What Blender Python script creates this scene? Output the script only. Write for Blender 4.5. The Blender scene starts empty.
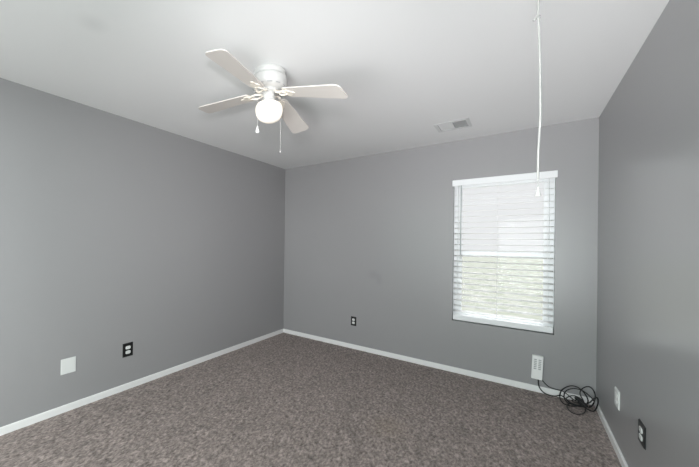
import bpy, bmesh, math, random
import numpy as np
from mathutils import Vector, Matrix

C = bpy.context.scene
COL = C.collection
PI = math.pi

# ------------------------------------------------------------------ camera
RV = Vector((0.76505194, 0.64383937, 0.01289962))
UV = Vector((-0.00864618, -0.0097598, 0.99991499))
FV = Vector((-0.64391054, 0.76509843, 0.0019))
CAM = Vector((2.7257, -3.9309, 1.3446))
cd = bpy.data.cameras.new('camera')
cam = bpy.data.objects.new('camera', cd)
COL.objects.link(cam)
M4 = Matrix((RV, UV, -FV)).transposed().to_4x4()
M4.translation = CAM
cam.matrix_world = M4
cd.sensor_fit = 'HORIZONTAL'
cd.sensor_width = 36.0
cd.lens = 317.6092 / 699 * 36
cd.shift_x = 94.6994 / 699
cd.shift_y = 7.7946 / 699
cd.clip_start = 0.02
C.camera = cam

# ------------------------------------------------------------------ world, sun, lights, exposure
C.view_settings.view_transform = 'Standard'
C.view_settings.look = 'None'
C.view_settings.gamma = 1.0
C.view_settings.use_curve_mapping = False
C.view_settings.exposure = 0.0
C.cycles.max_bounces = 14
C.cycles.diffuse_bounces = 10
C.cycles.use_denoising = True
C.cycles.sample_clamp_indirect = 6.0

w = bpy.data.worlds.new('overcast_sky')
C.world = w
w.use_nodes = True
wb = w.node_tree.nodes['Background']
wb.inputs['Color'].default_value = (0.98, 0.98, 1.0, 1)
# overcast dome: pale at the horizon, several times brighter overhead
_nt = w.node_tree
_tc = _nt.nodes.new('ShaderNodeTexCoord')
_sp = _nt.nodes.new('ShaderNodeSeparateXYZ')
_mr = _nt.nodes.new('ShaderNodeMapRange')
_mr.inputs['From Min'].default_value = 0.20
_mr.inputs['From Max'].default_value = 0.65
_mr.inputs['To Min'].default_value = 0.88
_mr.inputs['To Max'].default_value = 5.5
_nt.links.new(_tc.outputs['Generated'], _sp.inputs[0])
_nt.links.new(_sp.outputs['Z'], _mr.inputs['Value'])
_nt.links.new(_mr.outputs[0], wb.inputs['Strength'])


def lamp(name, kind, loc, target, energy, size=None, size_y=None, color=(1, 1, 1)):
    l = bpy.data.lights.new(name, kind)
    l.energy = energy
    l.color = color
    if kind == 'AREA':
        l.shape = 'RECTANGLE' if size_y else 'DISK'
        l.size = size
        if size_y:
            l.size_y = size_y
    o = bpy.data.objects.new(name, l)
    o.location = loc
    o.rotation_euler = (Vector(target) - Vector(loc)).to_track_quat('-Z', 'Y').to_euler()
    COL.objects.link(o)
    return o


# sun behind the house: lights the lawn outside only
sun = lamp('sun', 'SUN', (0, -10, 10), (0, -5, 3), 0.5)
sun.data.angle = 0.03
# the photographer's flash just above the camera
flash = lamp('camera_flash', 'AREA', (2.56, -3.80, 1.72), (0.9, -1.5, 1.72), 6.4, 0.12, None, (1.0, 0.965, 0.985))
flash.data.spread = math.radians(80)
# added fill lamps behind the camera, no real sources, to even out the room
lamp('fill_behind_camera', 'AREA', (2.7, -6.0, 1.1), (0, -1.0, 1.3), 98, 1.0, 1.8, (0.90, 1.0, 0.98))  # broad soft fill, added mainly for the left and far walls
side = lamp('side_fill_behind_camera', 'AREA', (0.4, -6.0, 1.3), (3.2, -2.4, 1.35), 6, 0.9, 1.4, (0.74, 1.0, 0.91))  # added fill that gives the right wall its green tint
side.data.spread = math.radians(62)
lamp('overhead_fill_behind_camera', 'AREA', (1.6, -5.2, 2.38), (1.6, -5.2, 0), 84, 2.6, 2.0, (0.915, 1.0, 0.985))  # added downward fill, not a fixture of the room
# two low fill lamps added behind the camera to brighten the far ceiling
for loc, aim, watts, size, spread in (((2.35, -4.9, 0.5), (2.9, -0.4, 2.6), 11.5, (1.6, 1.7), 45), ((1.6, -5.0, 0.5), (0.2, -0.6, 2.3), 3.6, (2.6, 1.7), 60)):
    low_lamp = lamp('low_fill', 'AREA', loc, aim, watts, size[0], size[1], (1.0, 0.965, 0.99))
    low_lamp.data.spread = math.radians(spread)


# ------------------------------------------------------------------ materials
MATS = {}


def mat(name, color, rough=0.5, spec=0.5, metal=0.0):
    m = bpy.data.materials.new(name)
    m.use_nodes = True
    b = m.node_tree.nodes['Principled BSDF']
    b.inputs['Base Color'].default_value = (*color, 1)
    b.inputs['Roughness'].default_value = rough
    b.inputs['Specular IOR Level'].default_value = spec
    b.inputs['Metallic'].default_value = metal
    MATS[name] = m
    return m, m.node_tree, b


def noise_bump(nt, b, scale, strength, dist=0.002, detail=2.0):
    tc = nt.nodes.new('ShaderNodeTexCoord')
    n = nt.nodes.new('ShaderNodeTexNoise')
    n.inputs['Scale'].default_value = scale
    n.inputs['Detail'].default_value = detail
    bp = nt.nodes.new('ShaderNodeBump')
    bp.inputs['Strength'].default_value = strength
    bp.inputs['Distance'].default_value = dist
    nt.links.new(tc.outputs['Object'], n.inputs['Vector'])
    nt.links.new(n.outputs['Fac'], bp.inputs['Height'])
    nt.links.new(bp.outputs['Normal'], b.inputs['Normal'])
    return tc, n


def stain(nt, tc, base_out, centre, radius, amount, color, stretch=(1, 1, 1)):
    """a mark with its own shape: soft blob of another colour around a point of the surface"""
    mp = nt.nodes.new('ShaderNodeVectorMath'); mp.operation = 'SUBTRACT'
    mp.inputs[1].default_value = centre
    sc = nt.nodes.new('ShaderNodeVectorMath'); sc.operation = 'MULTIPLY'
    sc.inputs[1].default_value = stretch
    ln = nt.nodes.new('ShaderNodeVectorMath'); ln.operation = 'LENGTH'
    mr = nt.nodes.new('ShaderNodeMapRange'); mr.interpolation_type = 'SMOOTHSTEP'
    mr.inputs['From Min'].default_value = 0
    mr.inputs['From Max'].default_value = radius
    mr.inputs['To Min'].default_value = amount
    mr.inputs['To Max'].default_value = 0
    mx = nt.nodes.new('ShaderNodeMix'); mx.data_type = 'RGBA'
    nt.links.new(tc.outputs['Object'], mp.inputs[0])
    nt.links.new(mp.outputs[0], sc.inputs[0])
    nt.links.new(sc.outputs[0], ln.inputs[0])
    nt.links.new(ln.outputs['Value'], mr.inputs['Value'])
    nt.links.new(mr.outputs[0], mx.inputs['Factor'])
    nt.links.new(base_out, mx.inputs['A'])
    mx.inputs['B'].default_value = (*color, 1)
    return mx.outputs['Result']


def rgb(nt, c):
    n = nt.nodes.new('ShaderNodeRGB')
    n.outputs[0].default_value = (*c, 1)
    return n.outputs[0]


WALL = (0.323, 0.318, 0.325)
m_wall, nt, b = mat('wall_paint', WALL, 0.30, 0.45)
tc, _ = noise_bump(nt, b, 220, 0.03, 0.001)
o_ = stain(nt, tc, rgb(nt, WALL), (1.335, 0, 0.96), 0.11, 0.16, (0.15, 0.15, 0.15), (1, 1, 1.2))
o_ = stain(nt, tc, o_, (1.40, 0, 0.90), 0.08, 0.14, (0.15, 0.15, 0.15), (1.3, 1, 0.8))
nt.links.new(o_, b.inputs['Base Color'])

CEIL = (0.835, 0.842, 0.845)
m_ceil, nt, b = mat('ceiling_paint', CEIL, 0.85, 0.2)
tc, _ = noise_bump(nt, b, 150, 0.08, 0.001)
o_ = stain(nt, tc, rgb(nt, CEIL), (1.05, -3.237, 2.44), 0.10, 0.13, (0.35, 0.35, 0.36), (1, 1, 1))
nt.links.new(o_, b.inputs['Base Color'])

m_trim, nt, b = mat('white_trim_paint', (0.83, 0.825, 0.825), 0.4, 0.5)
m_white, nt, b = mat('white_plastic', (0.88, 0.88, 0.875), 0.35, 0.5)
m_plate, nt, b = mat('white_plate_plastic', (0.74, 0.75, 0.74), 0.4, 0.5)
m_grey, nt, b = mat('grey_slot_plastic', (0.40, 0.40, 0.41), 0.5, 0.4)
m_black, nt, b = mat('black_plastic', (0.012, 0.012, 0.013), 0.4, 0.45)
m_cable, nt, b = mat('black_cable_jacket', (0.010, 0.010, 0.011), 0.5, 0.4)
m_dark, nt, b = mat('dark_slot', (0.02, 0.02, 0.02), 0.8, 0.2)
m_vinyl, nt, b = mat('white_vinyl', (0.86, 0.87, 0.885), 0.35, 0.5)
m_fan, nt, b = mat('white_fan_enamel', (0.60, 0.60, 0.59), 0.35, 0.5)
m_blade, nt, b = mat('white_fan_blade', (0.66, 0.625, 0.59), 0.5, 0.4)
m_iron, nt, b = mat('cream_bracket_enamel', (0.80, 0.75, 0.67), 0.4, 0.5)
m_chain, nt, b = mat('pale_chain', (0.50, 0.49, 0.48), 0.4, 0.5)
m_cord, nt, b = mat('white_cord', (0.46, 0.46, 0.45), 0.75, 0.2)
noise_bump(nt, b, 900, 0.3, 0.001)
m_string, nt, b = mat('white_blind_string', (0.88, 0.88, 0.88), 0.7, 0.2)
m_wand, nt, b = mat('clear_grey_plastic', (0.42, 0.44, 0.45), 0.2, 0.5)
m_handle, nt, b = mat('dull_white_handle', (0.62, 0.62, 0.61), 0.5, 0.3)
m_vent, nt, b = mat('white_vent_enamel', (0.66, 0.67, 0.67), 0.5, 0.4)
m_duct, nt, b = mat('grey_duct', (0.16, 0.165, 0.17), 0.7, 0.3)
m_screw, nt, b = mat('painted_screw', (0.62, 0.62, 0.61), 0.4, 0.5)

# blind slats: white, a little light comes through them
m_slat = bpy.data.materials.new('white_blind_slat')
m_slat.use_nodes = True
nt = m_slat.node_tree
b = nt.nodes['Principled BSDF']
b.inputs['Base Color'].default_value = (0.90, 0.90, 0.90, 1)
b.inputs['Roughness'].default_value = 0.45
tr = nt.nodes.new('ShaderNodeBsdfTranslucent')
tr.inputs['Color'].default_value = (0.98, 0.98, 0.98, 1)
mx = nt.nodes.new('ShaderNodeMixShader')
mx.inputs[0].default_value = 0.8
nt.links.new(b.outputs[0], mx.inputs[1])
nt.links.new(tr.outputs[0], mx.inputs[2])
nt.links.new(mx.outputs[0], nt.nodes['Material Output'].inputs['Surface'])

# window glass
m_glass = bpy.data.materials.new('window_glass')
m_glass.use_nodes = True
nt = m_glass.node_tree
nt.nodes.remove(nt.nodes['Principled BSDF'])
t_ = nt.nodes.new('ShaderNodeBsdfTransparent')
t_.inputs['Color'].default_value = (0.98, 0.988, 0.984, 1)
g_ = nt.nodes.new('ShaderNodeBsdfGlossy')
g_.inputs['Roughness'].default_value = 0.02
fr = nt.nodes.new('ShaderNodeFresnel')
fr.inputs['IOR'].default_value = 1.12
mx = nt.nodes.new('ShaderNodeMixShader')
nt.links.new(fr.outputs[0], mx.inputs[0])
nt.links.new(t_.outputs[0], mx.inputs[1])
nt.links.new(g_.outputs[0], mx.inputs[2])
nt.links.new(mx.outputs[0], nt.nodes['Material Output'].inputs['Surface'])

# lit glass globe of the fan
m_globe = bpy.data.materials.new('lit_opal_glass')
m_globe.use_nodes = True
nt = m_globe.node_tree
b = nt.nodes['Principled BSDF']
b.inputs['Base Color'].default_value = (0.9, 0.88, 0.84, 1)
b.inputs['Roughness'].default_value = 0.25
b.inputs['Emission Color'].default_value = (1.0, 0.88, 0.74, 1)
b.inputs['Emission Strength'].default_value = 0.6

# lawn seen through the window
m_lawn, nt, b = mat('lawn_grass', (0.3, 0.4, 0.2), 0.9, 0.1)
tc = nt.nodes.new('ShaderNodeTexCoord')
n = nt.nodes.new('ShaderNodeTexNoise')
n.inputs['Scale'].default_value = 2.2
n.inputs['Detail'].default_value = 8
cr = nt.nodes.new('ShaderNodeValToRGB')
cr.color_ramp.elements[0].position = 0.35
cr.color_ramp.elements[0].color = (0.128, 0.140, 0.112, 1)
cr.color_ramp.elements[1].position = 0.65
cr.color_ramp.elements[1].color = (0.190, 0.193, 0.175, 1)
nt.links.new(tc.outputs['Object'], n.inputs['Vector'])
nt.links.new(n.outputs['Fac'], cr.inputs['Fac'])
nt.links.new(cr.outputs['Color'], b.inputs['Base Color'])

# carpet
m_carpet, nt, b = mat('taupe_carpet', (0.2, 0.17, 0.16), 0.95, 0.05)
b.inputs['Sheen Weight'].default_value = 0.15
b.inputs['Sheen Roughness'].default_value = 0.6
tc = nt.nodes.new('ShaderNodeTexCoord')
mpg = nt.nodes.new('ShaderNodeMapping')
mpg.inputs['Rotation'].default_value = (0, 0, 0.7)
mpg.inputs['Scale'].default_value = (1.0, 0.55, 1.0)
nt.links.new(tc.outputs['Object'], mpg.inputs['Vector'])
n1 = nt.nodes.new('ShaderNodeTexNoise')
n1.inputs['Scale'].default_value = 62
n1.inputs['Detail'].default_value = 5
n1.inputs['Roughness'].default_value = 0.72
nt.links.new(mpg.outputs[0], n1.inputs['Vector'])
cr = nt.nodes.new('ShaderNodeValToRGB')
cr.color_ramp.elements[0].position = 0.34
cr.color_ramp.elements[0].color = (0.073, 0.056, 0.051, 1)
cr.color_ramp.elements[1].position = 0.68
cr.color_ramp.elements[1].color = (0.335, 0.276, 0.256, 1)
nt.links.new(n1.outputs['Fac'], cr.inputs['Fac'])
n2 = nt.nodes.new('ShaderNodeTexNoise')
n2.inputs['Scale'].default_value = 5.5
n2.inputs['Detail'].default_value = 7
n2.inputs['Roughness'].default_value = 0.68
nt.links.new(mpg.outputs[0], n2.inputs['Vector'])
mr = nt.nodes.new('ShaderNodeMapRange')
mr.inputs['From Min'].default_value = 0.3
mr.inputs['From Max'].default_value = 0.45
mr.inputs['To Min'].default_value = 0.80
mr.inputs['To Max'].default_value = 1.20
nt.links.new(n2.outputs['Fac'], mr.inputs['Value'])
mul = nt.nodes.new('ShaderNodeMix'); mul.data_type = 'RGBA'; mul.blend_type = 'MULTIPLY'
mul.inputs['Factor'].default_value = 1
nt.links.new(cr.outputs['Color'], mul.inputs['A'])
nt.links.new(mr.outputs[0], mul.inputs['B'])
n3 = nt.nodes.new('ShaderNodeTexNoise')
n3.inputs['Scale'].default_value = 24
n3.inputs['Detail'].default_value = 4
nt.links.new(mpg.outputs[0], n3.inputs['Vector'])
mr3 = nt.nodes.new('ShaderNodeMapRange')
mr3.inputs['From Min'].default_value = 0.3
mr3.inputs['From Max'].default_value = 0.7
mr3.inputs['To Min'].default_value = 0.80
mr3.inputs['To Max'].default_value = 1.20
nt.links.new(n3.outputs['Fac'], mr3.inputs['Value'])
mul3 = nt.nodes.new('ShaderNodeMix'); mul3.data_type = 'RGBA'; mul3.blend_type = 'MULTIPLY'
mul3.inputs['Factor'].default_value = 1
nt.links.new(mul.outputs['Result'], mul3.inputs['A'])
nt.links.new(mr3.outputs[0], mul3.inputs['B'])
o_ = stain(nt, tc, mul3.outputs['Result'], (1.98, -1.50, 0), 0.20, 0.22, (0.24, 0.175, 0.11), (1, 0.8, 0))
nt.links.new(o_, b.inputs['Base Color'])


# ------------------------------------------------------------------ helpers
def link(name, bm, material, parent=None, smooth=False, loc=None):
    me = bpy.data.meshes.new(name)
    bmesh.ops.recalc_face_normals(bm, faces=bm.faces)
    bm.to_mesh(me)
    bm.free()
    me.materials.append(material)
    if smooth:
        for p in me.polygons:
            p.use_smooth = True
        try:
            me.set_sharp_from_angle(angle=math.radians(40))
        except Exception:
            pass
    o = bpy.data.objects.new(name, me)
    COL.objects.link(o)
    if parent:
        o.parent = parent
    if loc:
        o.location = loc
    return o


def tag(o, label=None, cat=None, group=None, kind=None):
    if label: o['label'] = label
    if cat: o['category'] = cat
    if group: o['group'] = group
    if kind: o['kind'] = kind
    return o


def empty(name, loc, rz=0):
    o = bpy.data.objects.new(name, None)
    o.empty_display_size = 0.05
    o.location = loc
    o.rotation_euler = (0, 0, rz)
    COL.objects.link(o)
    return o


def box(bm, lo, hi, bevel=0.0, seg=2, mtx=None):
    t = bmesh.new()
    bmesh.ops.create_cube(t, size=1)
    for v in t.verts:
        v.co = Vector([lo[i] + (v.co[i] + .5) * (hi[i] - lo[i]) for i in range(3)])
    if bevel:
        bmesh.ops.bevel(t, geom=t.edges[:], offset=bevel, segments=seg, affect='EDGES', profile=0.5)
    if mtx is not None:
        bmesh.ops.transform(t, matrix=mtx, verts=t.verts)
    tmp = bpy.data.meshes.new('tmp')
    t.to_mesh(tmp); t.free()
    bm.from_mesh(tmp)
    bpy.data.meshes.remove(tmp)
    return bm


def bx(lo, hi, bevel=0.0, seg=2):
    return box(bmesh.new(), lo, hi, bevel, seg)


def lathe(bm, prof, n=40, centre=(0, 0, 0)):
    rings = []
    cx, cy, cz = centre
    for r, z in prof:
        if r < 1e-6:
            rings.append([bm.verts.new((cx, cy, cz + z))])
        else:
            rings.append([bm.verts.new((cx + r * math.cos(2 * PI * k / n), cy + r * math.sin(2 * PI * k / n), cz + z)) for k in range(n)])
    for a, c in zip(rings, rings[1:]):
        for k in range(n):
            k2 = (k + 1) % n
            if len(a) == 1 and len(c) > 1:
                bm.faces.new((a[0], c[k2], c[k]))
            elif len(c) == 1 and len(a) > 1:
                bm.faces.new((a[k], a[k2], c[0]))
            elif len(a) > 1:
                bm.faces.new((a[k], a[k2], c[k2], c[k]))
    return bm


def smooth_path(pts, sub=8):
    P = [Vector(p) for p in pts]
    out = []
    for i in range(len(P) - 1):
        p0 = P[max(i - 1, 0)]; p1 = P[i]; p2 = P[i + 1]; p3 = P[min(i + 2, len(P) - 1)]
        for k in range(sub):
            t = k / sub
            out.append(0.5 * ((2 * p1) + (p2 - p0) * t + (2 * p0 - 5 * p1 + 4 * p2 - p3) * t * t + (3 * p1 - p0 - 3 * p2 + p3) * t ** 3))
    out.append(P[-1])
    return out


def tube(bm, pts, r, n=8, cap=True):
    """tube along a polyline with a rotation-minimising frame; r is a number or a list"""
    P = [Vector(p) for p in pts]
    rs = r if isinstance(r, (list, tuple)) else [r] * len(P)
    T = [(P[min(i + 1, len(P) - 1)] - P[max(i - 1, 0)]).normalized() for i in range(len(P))]
    ref = Vector((0, 0, 1)) if abs(T[0].z) < 0.9 else Vector((1, 0, 0))
    N = (ref - T[0] * ref.dot(T[0])).normalized()
    rings = []
    for p, t, rr in zip(P, T, rs):
        N = (N - t * N.dot(t)).normalized()
        B = t.cross(N)
        rings.append([bm.verts.new(p + (N * math.cos(2 * PI * k / n) + B * math.sin(2 * PI * k / n)) * rr) for k in range(n)])
    for a, c in zip(rings, rings[1:]):
        for k in range(n):
            bm.faces.new((a[k], a[(k + 1) % n], c[(k + 1) % n], c[k]))
    if cap:
        bm.faces.new(rings[0][::-1]); bm.faces.new(rings[-1])
    return bm


def struct(name, bm, m, parent=None, smooth=False):
    o = link(name, bm, m, parent, smooth)
    if parent is None:
        o['kind'] = 'structure'
    return o


# ------------------------------------------------------------------ room shell
W, H, Y0 = 3.2165, 2.44, -9.0
WX0, WX1, WZ0, WZ1 = 2.163, 2.953, 0.540, 2.020      # window opening in the far wall
T = 0.13
bm = bmesh.new()
box(bm, (-T, 0, -0.1), (WX0, T, H + 0.1))
box(bm, (WX1, 0, -0.1), (W + T, T, H + 0.1))
box(bm, (WX0, 0, -0.1), (WX1, T, WZ0))
box(bm, (WX0, 0, WZ1), (WX1, T, H + 0.1))
struct('wall_back', bm, m_wall)
struct('wall_left', bx((-T, Y0 - T, -0.1), (0, 0, H + 0.1)), m_wall)
struct('wall_right', bx((W, Y0 - T, -0.1), (W + T, 0, H + 0.1)), m_wall)
struct('wall_front', bx((0, Y0 - T, -0.1), (W, Y0, H + 0.1)), m_wall)
# ceiling with the duct opening of the air vent
VX0, VX1, VY0, VY1 = 2.115, 2.345, -0.635, -0.432
bm = bmesh.new()
box(bm, (0, Y0, H), (VX0, 0, H + 0.1))
box(bm, (VX1, Y0, H), (W, 0, H + 0.1))
box(bm, (VX0, Y0, H), (VX1, VY0, H + 0.1))
box(bm, (VX0, VY1, H), (VX1, 0, H + 0.1))
struct('ceiling', bm, m_ceil)

# floor: carpet pile as real relief
rng = np.random.default_rng(5)
st = 0.0075
nx, ny = int(W / st) + 1, int(3.9 / st) + 1
xs = np.linspace(0, W, nx); ys = np.linspace(-3.9, 0, ny)


def blur(a, s):
    k = np.exp(-0.5 * (np.arange(-int(3 * s) - 1, int(3 * s) + 2) / s) ** 2); k /= k.sum()
    a = np.apply_along_axis(lambda v: np.convolve(v, k, 'same'), 0, a)
    return np.apply_along_axis(lambda v: np.convolve(v, k, 'same'), 1, a)


h = blur(rng.standard_normal((ny, nx)), 0.8); h /= h.std()
h2 = blur(rng.standard_normal((ny, nx)), 2.2); h2 /= h2.std()
X, Yg = np.meshgrid(xs, ys)
edge = np.clip(np.minimum(np.minimum(X, W - X), -Yg) / 0.07, 0.12, 1)
z = np.clip(0.0016 * h + 0.0014 * h2, -0.006, 0.006) * edge - 0.002
jx = rng.uniform(-.3, .3, X.shape) * st; jy = rng.uniform(-.3, .3, X.shape) * st
jx[:, [0, -1]] = 0; jy[[0, -1], :] = 0
co = np.stack([X + jx, Yg + jy, z], -1).reshape(-1, 3).astype(np.float32)
idx = np.arange(nx * ny).reshape(ny, nx)
q = np.stack([idx[:-1, :-1], idx[:-1, 1:], idx[1:, 1:], idx[1:, :-1]], -1).reshape(-1, 4)
# plain strip towards the front wall
extra = np.array([(0, Y0, -0.002), (W, Y0, -0.002)], np.float32)
co = np.concatenate([co, extra])
e0 = nx * ny
nf = len(q)
me = bpy.data.meshes.new('floor')
strip = [e0, e0 + 1] + list(idx[0, ::-1])
me.vertices.add(len(co)); me.vertices.foreach_set('co', co.ravel())
me.loops.add(nf * 4 + len(strip))
me.loops.foreach_set('vertex_index', np.concatenate([q.ravel(), np.array(strip)]).astype(np.int32))
me.polygons.add(nf + 1)
me.polygons.foreach_set('loop_start', np.concatenate([np.arange(nf) * 4, [nf * 4]]).astype(np.int32))
me.update(calc_edges=True)
me.validate()
me.materials.append(m_carpet)
for p in me.polygons[:1]:
    pass
me.polygons.foreach_set('use_smooth', np.ones(len(me.polygons), bool))
fl = bpy.data.objects.new('floor', me)
COL.objects.link(fl)
fl['kind'] = 'structure'

# baseboards: flat board with an eased top edge
BH, BT = 0.053, 0.012


def board(lo, hi):
    t = bx(lo, hi)
    top = [e for e in t.edges if all(v.co.z > BH - 1e-4 for v in e.verts)]
    bmesh.ops.bevel(t, geom=top, offset=0.004, segments=2, affect='EDGES')
    return t


struct('baseboard_back', board((0, -BT, -0.02), (W, 0, BH)), m_trim)
struct('baseboard_left', board((0, Y0, -0.02), (BT, -BT, BH)), m_trim)
struct('baseboard_right', board((W - BT, Y0, -0.02), (W, -BT, BH)), m_trim)

# lawn outside
bm = bmesh.new()
vs = [bm.verts.new(p) for p in ((-60, T + 0.02, -0.45), (65, T + 0.02, -0.45), (65, 62, -0.45), (-60, 62, -0.45))]
bm.faces.new(vs)
lawn = link('lawn', bm, m_lawn)
tag(lawn, kind='structure')

# ------------------------------------------------------------------ window
win = empty('window_1', ((WX0 + WX1) / 2, 0.1, WZ0))
win['kind'] = 'structure'
wo = win.location


def wbox(bm, x0, x1, y0, y1, z0, z1, bevel=0.003):
    return box(bm, (x0 - wo.x, y0 - wo.y, z0 - wo.z), (x1 - wo.x, y1 - wo.y, z1 - wo.z), bevel)


bm = bmesh.new()
f = 0.035
wbox(bm, WX0, WX0 + f, 0.068, 0.125, WZ0, WZ1)
wbox(bm, WX1 - f, WX1, 0.068, 0.125, WZ0, WZ1)
wbox(bm, WX0 + f, WX1 - f, 0.068, 0.125, WZ0, WZ0 + f)
wbox(bm, WX0 + f, WX1 - f, 0.068, 0.125, WZ1 - f, WZ1)
link('window_frame', bm, m_vinyl, win)
MR = 1.245


def sash(name, y0, y1, z0, z1, bot, top):
    bm = bmesh.new()
    a, c, s = WX0 + f + .001, WX1 - f - .001, 0.038
    wbox(bm, a, a + s, y0, y1, z0, z1)
    wbox(bm, c - s, c, y0, y1, z0, z1)
    wbox(bm, a + s, c - s, y0, y1, z0, z0 + bot)
    wbox(bm, a + s, c - s, y0, y1, z1 - top, z1)
    o = link(name, bm, m_vinyl, win)
    bm = bmesh.new()
    ym = (y0 + y1) / 2
    wbox(bm, a + s - .004, c - s + .004, ym - .002, ym + .002, z0 + bot - .004, z1 - top + .004, 0)
    link('glass_pane', bm, m_glass, o)
    return o


sash('upper_sash', 0.098, 0.120, MR - 0.005, WZ1 - f - .001, 0.042, 0.036)
sash('lower_sash', 0.072, 0.095, WZ0 + f + .001, MR + 0.025, 0.045, 0.040)
bm = bmesh.new()
lx = (WX0 + WX1) / 2
wbox(bm, lx - 0.03, lx + 0.03, 0.062, 0.075, MR + 0.012, MR + 0.028, 0.004)
link('sash_lock', bm, m_vinyl, win)

# horizontal blind in the window opening
bl = empty('window_blind', ((WX0 + WX1) / 2, 0.03, WZ0))
tag(bl, 'white horizontal slat blind hanging open over the window in the far wall', 'blind')
bo = bl.location


def L(p):
    return (p[0] - bo.x, p[1] - bo.y, p[2] - bo.z)


BX0, BX1 = WX0 + 0.004, WX1 - 0.004
link('head_rail', bx(L((BX0, 0.004, WZ1 - 0.050)), L((BX1, 0.062, WZ1 - 0.003)), 0.002), m_vinyl, bl)
bm = bx(L((WX0 - 0.008, -0.016, WZ1 - 0.062)), L((WX1 + 0.012, -0.003, WZ1 + 0.002)), 0.004)
link('valance', bm, m_vinyl, bl)
NS, ZT, ZB = 23, 1.925, 0.645
TILT = math.radians(10)
bm = bmesh.new()
for i in range(NS):
    zc = ZT + (ZB - ZT) * i / (NS - 1)
    prof = []
    for k in range(7):
        u = -0.030 + 0.060 * k / 6
        prof.append((u, 0.0015 * (1 - (u / 0.03) ** 2)))
    ring = [(u, v + 0.0008) for u, v in prof] + [(u, v - 0.0008) for u, v in reversed(prof)]
    ends = []
    for xx in (BX0 + 0.003, BX1 - 0.003):
        row = []
        for u, v in ring:
            yy = u * math.cos(TILT) - v * math.sin(TILT)
            zz = u * math.sin(TILT) + v * math.cos(TILT)
            row.append(bm.verts.new(L((xx, 0.033 + yy, zc + zz))))
        ends.append(row)
    n_ = len(ring)
    for k in range(n_):
        bm.faces.new((ends[0][k], ends[0][(k + 1) % n_], ends[1][(k + 1) % n_], ends[1][k]))
    bm.faces.new(ends[0]); bm.faces.new(ends[1][::-1])
sl_ = link('slats', bm, m_slat, bl, True)
sl_.data.materials.append(m_vinyl)
for p in sl_.data.polygons:
    if abs(p.normal.z) < 0.5:
        p.material_index = 1
link('bottom_rail', bx(L((BX0 + .002, 0.004, WZ0 + 0.011)), L((BX1 - .002, 0.062, WZ0 + 0.064)), 0.005), m_vinyl, bl)
for xx in (BX0 + 0.045, (BX0 + BX1) / 2 - 0.02, BX1 - 0.045):
    bm = bmesh.new()
    for yy in (0.0015, 0.0645):
        tube(bm, [L((xx, yy, WZ0 + 0.055)), L((xx, yy, WZ1 - 0.05))], 0.0011, 6)
    for i in range(NS):
        zc = ZT + (ZB - ZT) * i / (NS - 1)
        tube(bm, [L((xx, 0.0015, zc - 0.0085)), L((xx, 0.0645, zc + 0.0035))], 0.0007, 5)
    link('ladder_cord', bm, m_string, bl)
bm = bmesh.new()
tube(bm, [L((2.236, -0.022, WZ1 - 0.06)), L((2.236, -0.024, 1.235))], 0.0042, 8)
wd = link('tilt_wand', bm, m_wand, bl, True)
wd['label'] = 'clear plastic tilt wand'
bm = bmesh.new()
tube(bm, [L((2.236, -0.024, 1.235)), L((2.236, -0.024, 1.225)), L((2.236, -0.024, 1.198)), L((2.236, -0.024, 1.19))], [.0045, .0065, .0065, .004], 10)
link('wand_tip', bm, m_plate, wd, True)

# ------------------------------------------------------------------ ceiling fan
FX, FY = 1.467, -2.309
fan = empty('ceiling_fan', (FX, FY, H))
tag(fan, 'white flush-mount ceiling fan with four blades and a lit glass globe', 'ceiling fan')
bm = lathe(bmesh.new(), [(0, -0.0005), (0.104, -0.0005), (0.108, -0.006), (0.108, -0.026), (0.103, -0.034), (0.097, -0.036), (0, -0.036)], 48)
link('canopy', bm, m_fan, fan, True)
bm = lathe(bmesh.new(), [(0, -0.035), (0.103, -0.035), (0.112, -0.042), (0.115, -0.052), (0.115, -0.082), (0.110, -0.097), (0.096, -0.110), (0.070, -0.118), (0, -0.118)], 48)
hs = link('motor_housing', bm, m_fan, fan, True)
for k in range(12):
    bm = bmesh.new()
    a = k * PI / 6 + 0.15
    mt = Matrix.Rotation(a, 4, 'Z') @ Matrix.Translation((0.1035, 0, -0.1045)) @ Matrix.Rotation(math.radians(47), 4, 'Y')
    box(bm, (-0.0035, -0.015, -0.0022), (0.0035, 0.015, 0.0022), 0, 1, mt)
    link('vent_slot', bm, m_grey, hs)

# rotor: hub plate plus four blades that sag by different amounts
bm = lathe(bmesh.new(), [(0, -0.112), (0.058, -0.112), (0.062, -0.116), (0.062, -0.130), (0.054, -0.136), (0, -0.136)], 36)
link('flywheel', bm, m_fan, fan, True)
# angle, height of the root (at 0.17 m), height of the tip (at 0.56 m), pitch
BLADES = [(-82.5, 2.292, 2.294, 9), (-4.3, 2.260, 2.137, 10), (99.5, 2.301, 2.228, 10), (188.7, 2.311, 2.308, 3)]


def blade_frame(ang, zr, zt, pitch):
    a = math.radians(ang)
    sl = (zt - zr) / 0.39
    ex = Vector((math.cos(a), math.sin(a), sl)).normalized()
    ey = Vector((-math.sin(a), math.cos(a), 0))
    ez = ex.cross(ey)
    m = Matrix((ex, ey, ez)).transposed().to_4x4()
    m.translation = Vector((0, 0, zr - sl * 0.17 - H))
    return m, m @ Matrix.Rotation(-math.radians(pitch), 4, 'X')


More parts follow.
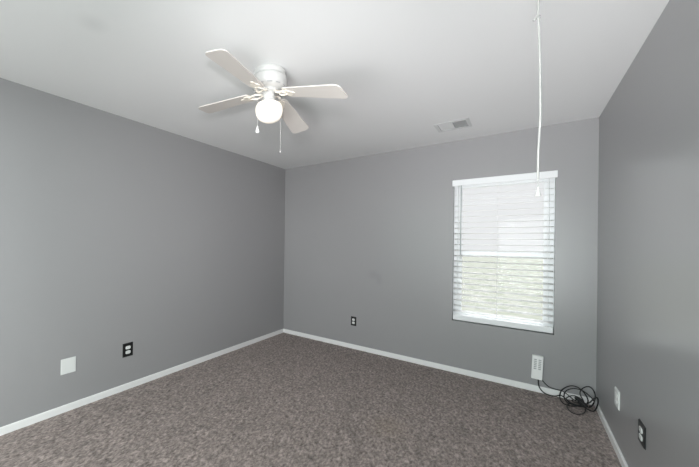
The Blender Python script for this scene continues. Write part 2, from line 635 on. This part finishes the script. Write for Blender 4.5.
def blade_bm(mt):
    bm = bmesh.new()
    out = []
    r0, r1 = 0.135, 0.560
    w0, w1 = 0.050, 0.069
    for t in np.linspace(0, 1, 14):
        out.append((r0 + 0.016 + (r1 - 0.032 - r0 - 0.016) * t, w0 + (w1 - w0) * t))
    top = [(r0, w0 - 0.020), (r0 + 0.005, w0 - 0.007)] + out
    for k in range(1, 7):
        a = PI / 2 * k / 6
        top.append((r1 - 0.032 + 0.032 * math.sin(a), w1 - 0.034 + 0.034 * math.cos(a)))
    ring = top + [(x, -y) for x, y in reversed(top)]
    up = [bm.verts.new(mt @ Vector((x, y, 0.003))) for x, y in ring]
    dn = [bm.verts.new(mt @ Vector((x, y, -0.003))) for x, y in ring]
    n_ = len(ring)
    bm.faces.new(up); bm.faces.new(dn[::-1])
    for k in range(n_):
        bm.faces.new((up[k], dn[k], dn[(k + 1) % n_], up[(k + 1) % n_]))
    bmesh.ops.bevel(bm, geom=[e for e in bm.edges if len(e.link_faces) == 2 and e.calc_face_angle(0) > 1.2], offset=0.0012, segments=1, affect='EDGES')
    return bm


def iron_bm(ang, mt, mp):
    bm = bmesh.new()
    hub = Matrix.Rotation(math.radians(ang), 4, 'Z')
    # two curled arms from the flywheel out to the blade, leaving an eye between them
    for s in (-1, 1):
        p = [hub @ Vector((0.040, s * 0.009, -0.128)), hub @ Vector((0.060, s * 0.013, -0.134)),
             mt @ Vector((0.084, s * 0.024, -0.006)), mt @ Vector((0.106, s * 0.027, -0.008)),
             mp @ Vector((0.130, s * 0.019, -0.007)), mp @ Vector((0.150, s * 0.008, -0.007))]
        tube(bm, smooth_path(p, 6), 0.0065, 8)
    # lobed foot under the blade root
    foot = [(0.138, 0.020), (0.152, 0.031), (0.168, 0.033), (0.182, 0.026), (0.190, 0.015), (0.208, 0.012), (0.218, 0.0)]
    ring = foot + [(x, -y) for x, y in reversed(foot[:-1])]
    up = [bm.verts.new(mp @ Vector((x, y, -0.003))) for x, y in ring]
    dn = [bm.verts.new(mp @ Vector((x, y, -0.008))) for x, y in ring]
    bm.faces.new(up); bm.faces.new(dn[::-1])
    for k in range(len(ring)):
        bm.faces.new((up[k], dn[k], dn[(k + 1) % len(ring)], up[(k + 1) % len(ring)]))
    return bm


for ang, zr, zt, pitch in BLADES:
    mt, mp = blade_frame(ang, zr, zt, pitch)
    bo_ = link('blade', blade_bm(mp), m_blade, fan)
    link('blade_bracket', iron_bm(ang, mt, mp), m_iron, bo_, True)

bm = lathe(bmesh.new(), [(0, -0.134), (0.036, -0.134), (0.038, -0.137), (0.038, -0.182), (0.045, -0.188), (0.047, -0.199), (0, -0.199)], 36)
fit_ = link('light_fitter', bm, m_fan, fan, True)
bm = lathe(bmesh.new(), [(0.040, -0.190), (0.042, -0.197), (0.064, -0.201), (0.079, -0.211), (0.086, -0.226), (0.088, -0.244), (0.086, -0.262), (0.080, -0.281), (0.068, -0.299), (0.048, -0.311), (0.024, -0.3165), (0, -0.318)], 48)
gl = link('lamp_globe', bm, m_globe, fan, True)
gl['label'] = 'glowing white opal glass globe'


def chain(xy, ztop, zbot, fob):
    bm = bmesh.new()
    x, y = xy
    tube(bm, [(0.044 * x / math.hypot(x, y), 0.044 * y / math.hypot(x, y), ztop), (x * 0.8, y * 0.8, ztop + 0.002), (x, y, ztop - 0.012), (x, y, zbot)], 0.0011, 6)
    nb = int((ztop - 0.03 - zbot) / 0.012)
    for i in range(nb):
        zz = zbot + 0.006 + i * 0.012
        t = bmesh.new()
        bmesh.ops.create_uvsphere(t, u_segments=6, v_segments=4, radius=0.0019, matrix=Matrix.Translation((x, y, zz)))
        tm = bpy.data.meshes.new('t'); t.to_mesh(tm); t.free(); bm.from_mesh(tm); bpy.data.meshes.remove(tm)
    c = link('pull_chain', bm, m_chain, fan, True)
    if fob:
        bm = lathe(bmesh.new(), [(0, 0.004), (0.004, 0.002), (0.006, -0.010), (0.011, -0.026), (0.012, -0.034), (0.008, -0.040), (0, -0.041)], 16, (x, y, zbot))
        link('chain_fob', bm, m_white, c, True)
    else:
        bm = lathe(bmesh.new(), [(0, 0.004), (0.003, 0.002), (0.004, -0.006), (0.003, -0.012), (0, -0.013)], 12, (x, y, zbot))
        link('chain_end', bm, m_chain, c, True)
    return c


chain((-0.018, -0.0935), -0.192, -0.372, True)
chain((0.027, 0.0915), -0.192, -0.490, False)

# ------------------------------------------------------------------ air vent in the ceiling
vt = empty('air_vent', ((2.0935 + 2.366) / 2, -0.5335, H))
tag(vt, 'white two-section air vent in the ceiling near the window, one half dark and open', 'vent')
vo = vt.location
ax0, ax1, ay0, ay1 = 2.0935 - vo.x, 2.366 - vo.x, -0.660 - vo.y, -0.407 - vo.y
ix0, ix1, iy0, iy1 = VX0 - vo.x + .006, VX1 - vo.x - .006, VY0 - vo.y + .006, VY1 - vo.y - .006
mid = (ix0 + ix1) / 2
bm = bmesh.new()
for lo, hi in (((ax0, ay0, -0.0045), (ax1, iy0, -0.0005)), ((ax0, iy1, -0.0045), (ax1, ay1, -0.0005)),
               ((ax0, iy0, -0.0045), (ix0, iy1, -0.0005)), ((ix1, iy0, -0.0045), (ax1, iy1, -0.0005)),
               ((mid - 0.007, iy0, -0.0045), (mid + 0.007, iy1, -0.0005))):
    box(bm, lo, hi, 0.0015)
link('vent_frame', bm, m_vent, vt)
# duct box above the opening
bm = bmesh.new()
q0, q1, r0_, r1_ = VX0 - vo.x, VX1 - vo.x, VY0 - vo.y, VY1 - vo.y
box(bm, (q0, r0_, 0.0005), (q0 + .004, r1_, 0.12)); box(bm, (q1 - .004, r0_, 0.0005), (q1, r1_, 0.12))
box(bm, (q0 + .004, r0_, 0.0005), (q1 - .004, r0_ + .004, 0.12)); box(bm, (q0 + .004, r1_ - .004, 0.0005), (q1 - .004, r1_, 0.12))
box(bm, (q0 + .004, r0_ + .004, 0.116), (q1 - .004, r1_ - .004, 0.12))
link('duct_box', bm, m_duct, vt)
for xa, xb, ang, nme in ((ix0, mid - .007, -12, 'closed_louvre'), (mid + .007, ix1, 40, 'open_louvre')):
    bm = bmesh.new()
    nl = 9 if ang < 0 else 7
    for i in range(nl):
        yc = iy0 + (iy1 - iy0) * (i + .5) / nl
        mt = Matrix.Translation(((xa + xb) / 2, yc, 0.004)) @ Matrix.Rotation(math.radians(ang), 4, 'X')
        box(bm, (-(xb - xa) / 2, -0.0125, -0.0006), ((xb - xa) / 2, 0.0125, 0.0006), 0, 1, mt)
    link(nme, bm, m_vent, vt)

# ------------------------------------------------------------------ wall plates
def wall_frame(axis):
    """matrix: local x along the wall, local y out of the wall, local z up"""
    if axis == 'back':
        return Matrix(((1, 0, 0), (0, -1, 0), (0, 0, 1))).to_4x4()
    if axis == 'left':
        return Matrix(((0, 1, 0), (1, 0, 0), (0, 0, 1))).to_4x4()
    return Matrix(((0, -1, 0), (1, 0, 0), (0, 0, 1))).to_4x4()


def lk(name, bm, m, parent, fr, smooth=False):
    bmesh.ops.transform(bm, matrix=fr, verts=bm.verts)
    return link(name, bm, m, parent, smooth)


def plate_bm(w_, h_, t=0.006):
    bm = bx((-w_ / 2, 0.0003, -h_ / 2), (w_ / 2, t, h_ / 2))
    e = [e for e in bm.edges if all(v.co.y > t - 1e-5 for v in e.verts)]
    bmesh.ops.bevel(bm, geom=e, offset=0.003, segments=2, affect='EDGES')
    return bm


def receptacle_bm(cz, w_, h_, y0, y1):
    bm = bmesh.new()
    ring = []
    for k in range(32):
        a = 2 * PI * k / 32
        x = max(-1, min(1, 1.18 * math.cos(a))) * w_ / 2
        zz = max(-1, min(1, 1.12 * math.sin(a))) * h_ / 2
        ring.append((x, zz + cz))
    bk = [bm.verts.new((x, y0, z_)) for x, z_ in ring]
    fr_ = [bm.verts.new((x, y1, z_)) for x, z_ in ring]
    bm.faces.new(fr_); bm.faces.new(bk[::-1])
    for k in range(32):
        bm.faces.new((bk[k], bk[(k + 1) % 32], fr_[(k + 1) % 32], fr_[k]))
    return bm


def outlet(loc, axis, w_, h_, pm, rm, label):
    o = empty('wall_outlet', loc)
    fr_ = wall_frame(axis)
    tag(o, label, 'outlet')
    lk('cover_plate', plate_bm(w_, h_), pm, o, fr_)
    s = w_ / 0.07
    for cz in (h_ * 0.17, -h_ * 0.17):
        r = lk('socket', receptacle_bm(cz, 0.034 * s, 0.029, 0.005, 0.0085), rm, o, fr_)
        bm = bmesh.new()
        box(bm, (-0.0075 * s, 0.0082, cz + 0.001), (-0.0050 * s, 0.0089, cz + 0.008))
        box(bm, (0.0050 * s, 0.0082, cz + 0.001), (0.0075 * s, 0.0089, cz + 0.008))
        box(bm, (-0.002 * s, 0.0082, cz - 0.009), (0.002 * s, 0.0089, cz - 0.005))
        lk('contact_slots', bm, m_grey, r, fr_)
    bm = bmesh.new()
    bmesh.ops.create_cone(bm, cap_ends=True, segments=12, radius1=0.003, radius2=0.003, depth=0.0016, matrix=Matrix.Translation((0, 0.0064, 0)) @ Matrix.Rotation(PI / 2, 4, 'X'))
    lk('plate_screw', bm, m_screw if pm is not m_black else m_black, o, fr_)
    return o


outlet((1.0865, 0, 0.348), 'back', 0.069, 0.115, m_black, m_plate, 'small black outlet plate with white sockets on the far wall, beyond the fan')
outlet((0, -2.461, 0.354), 'left', 0.096, 0.122, m_black, m_plate, 'black outlet plate with white sockets beside the blank white plate')
outlet((W, -1.346, 0.367), 'right', 0.118, 0.112, m_black, m_plate, 'black outlet plate with white sockets on the wall beside the window wall, nearest the camera')
outlet((W, -0.779, 0.345), 'right', 0.118, 0.118, m_plate, m_white, 'white outlet plate on the wall near the tangled black cords')

bp_ = empty('blank_wall_plate', (0, -2.953, 0.352))
tag(bp_, 'blank square white wall plate on the wall above the baseboard', 'wall plate')
fr_ = wall_frame('left')
lk('cover_plate', plate_bm(0.108, 0.119), m_plate, bp_, fr_)
for sx in (-0.023, 0.023):
    for sz in (-0.042, 0.042):
        bm = bmesh.new()
        bmesh.ops.create_cone(bm, cap_ends=True, segments=12, radius1=0.0032, radius2=0.0032, depth=0.0012, matrix=Matrix.Translation((sx, 0.0063, sz)) @ Matrix.Rotation(PI / 2, 4, 'X'))
        lk('plate_screw', bm, m_plate, bp_, fr_)

# ------------------------------------------------------------------ white adapter box on the far wall and its cords
ad = empty('power_adapter', (2.842, 0, 0.227))
ad.rotation_euler = (0, math.radians(2), 0)
tag(ad, 'tall white plug-in box with two columns of slots under the window', 'adapter')
fr_ = wall_frame('back')
lk('casing', bx((-0.038, 0.0004, -0.107), (0.038, 0.034, 0.107), 0.004), m_white, ad, fr_)
bm = bmesh.new()
for cx in (-0.0155, 0.0155):
    for i in range(6):
        zz = 0.072 - i * 0.0165
        box(bm, (cx - 0.0095, 0.0335, zz - 0.0045), (cx + 0.0095, 0.0345, zz + 0.0045))
lk('slots', bm, m_grey, ad, fr_)

A = [(2.85, -0.017, 0.127), (2.852, -0.02, 0.077), (2.862, -0.025, 0.041), (2.889, -0.035, 0.014), (2.923, -0.04, 0.006), (2.961, -0.045, 0.011), (2.999, -0.05, 0.03),
     (3.03, -0.058, 0.012), (3.066, -0.14, 0.012), (3.116, -0.17, 0.02), (3.158, -0.1, 0.045), (3.142, -0.08, 0.099), (3.102, -0.06, 0.135), (3.053, -0.06, 0.133),
     (3.003, -0.07, 0.086), (2.988, -0.1, 0.031), (3.003, -0.168, 0.01), (3.049, -0.193, 0.01), (3.105, -0.158, 0.02), (3.161, -0.12, 0.045), (3.184, -0.14, 0.092),
     (3.197, -0.2, 0.130), (3.200, -0.22, 0.110), (3.196, -0.20, 0.055), (3.181, -0.180, 0.008), (3.144, -0.178, 0.012), (3.113, -0.146, 0.03), (3.079, -0.12, 0.068)]
B = [(2.87, -0.017, 0.128), (2.889, -0.02, 0.102), (2.919, -0.02, 0.074), (2.962, -0.025, 0.065), (3.006, -0.03, 0.065), (3.043, -0.05, 0.048), (3.075, -0.1, 0.034),
     (3.123, -0.158, 0.03), (3.165, -0.142, 0.02), (3.193, -0.10, 0.055), (3.174, -0.06, 0.081), (3.132, -0.06, 0.114), (3.078, -0.06, 0.119), (3.028, -0.07, 0.085),
     (3.013, -0.12, 0.047), (3.030, -0.16, 0.020), (3.080, -0.19, 0.025), (3.128, -0.17, 0.030), (3.120, -0.12, 0.060), (3.070, -0.10, 0.070), (3.025, -0.13, 0.040), (3.055, -0.18, 0.025), (3.110, -0.185, 0.040), (3.100, -0.14, 0.050), (3.060, -0.12, 0.035), (3.085, -0.127, 0.022), (3.129, -0.15, 0.046), (3.115, -0.06, 0.083), (3.127, -0.05, 0.126), (3.164, -0.035, 0.153),
     (3.193, -0.05, 0.139), (3.198, -0.11, 0.100), (3.180, -0.11, 0.03), (3.127, -0.171, 0.02), (3.058, -0.156, 0.02), (3.024, -0.21, 0.008), (3.036, -0.314, 0.008),
     (3.077, -0.335, 0.008), (3.121, -0.259, 0.008), (3.137, -0.188, 0.03)]
tc_ = empty('tangled_cable', (3.09, -0.14, 0))
tag(tc_, 'tangle of thin black cable on the carpet in the corner by the window wall', 'cable')
to = tc_.location
for name, P_, r_ in (('cable_strand', A, 0.0046), ('cable_strand', B, 0.0038)):
    link(name, tube(bmesh.new(), [p - to for p in smooth_path(P_, 8)], r_, 8), m_cable, tc_, True)
d0, d1 = Vector((3.079, -0.12, 0.068)) - to, Vector((3.15, -0.177, 0.03)) - to
pts = [d0 + (d1 - d0) * t for t in (0, .08, .1, .75, .78, 1)]
link('plug', tube(bmesh.new(), pts, [0.007, 0.009, 0.014, 0.014, 0.009, 0.007], 10), m_black, tc_, True)
pts = [Vector(p) - to for p in ((3.137, -0.188, 0.03), (3.125, -0.182, 0.036), (3.123, -0.181, 0.037), (3.098, -0.168, 0.046), (3.09, -0.163, 0.05))]
link('plug', tube(bmesh.new(), pts, [0.005, 0.007, 0.011, 0.011, 0.006], 10), m_black, tc_, True)

# ------------------------------------------------------------------ pull cord hanging from the ceiling
pc = empty('pull_cord', (2.770, -2.2, H))
tag(pc, 'long knotted white pull cord hanging from the ceiling in front of the window', 'pull cord')
po = pc.location
pp = [(2.770, -2.2, 2.432), (2.769, -2.2, 2.348), (2.768, -2.2, 2.316), (2.767, -2.2, 2.28), (2.77, -2.2, 2.25), (2.773, -2.2, 2.162), (2.775, -2.2, 2.101), (2.777, -2.2, 1.978),
      (2.778, -2.2, 1.876), (2.775, -2.2, 1.775), (2.773, -2.2, 1.714), (2.773, -2.2, 1.616)]
pp = [Vector(p) - po for p in pp]
link('cord', tube(bmesh.new(), smooth_path(pp, 6), 0.0038, 10), m_cord, pc, True)
kn = []
kz, kx = 2.278 - po.z, 2.767 - po.x
for k in range(15):
    a = k / 14 * 2.6 * PI
    kn.append(Vector((kx + 0.0050 * math.cos(a), 0.0050 * math.sin(a), kz - 0.004 + 0.011 * k / 14)))
kn += [Vector((kx - 0.008, -0.002, kz - 0.002)), Vector((kx - 0.0135, -0.003, kz - 0.010))]
link('knot', tube(bmesh.new(), kn, 0.0036, 8), m_cord, pc, True)
link('thin_string', tube(bmesh.new(), [Vector((2.773, -2.2, 1.618)) - po, Vector((2.774, -2.2, 1.570)) - po], 0.0014, 6), m_cord, pc, True)
bm = lathe(bmesh.new(), [(0, 0.036), (0.003, 0.036), (0.005, 0.031), (0.004, 0.026), (0.0055, 0.018), (0.0100, 0.003), (0.0112, 0.0), (0.0096, 0.0), (0.005, 0.014), (0, 0.015)], 24, (2.774 - po.x, 0, 1.545 - po.z))
link('pull_handle', bm, m_handle, pc, True)
bm = lathe(bmesh.new(), [(0, -0.0003), (0.014, -0.0003), (0.015, -0.003), (0.006, -0.007), (0.004, -0.010), (0, -0.010)], 20, (0, 0, 0))
link('cord_grommet', bm, m_white, pc, True)
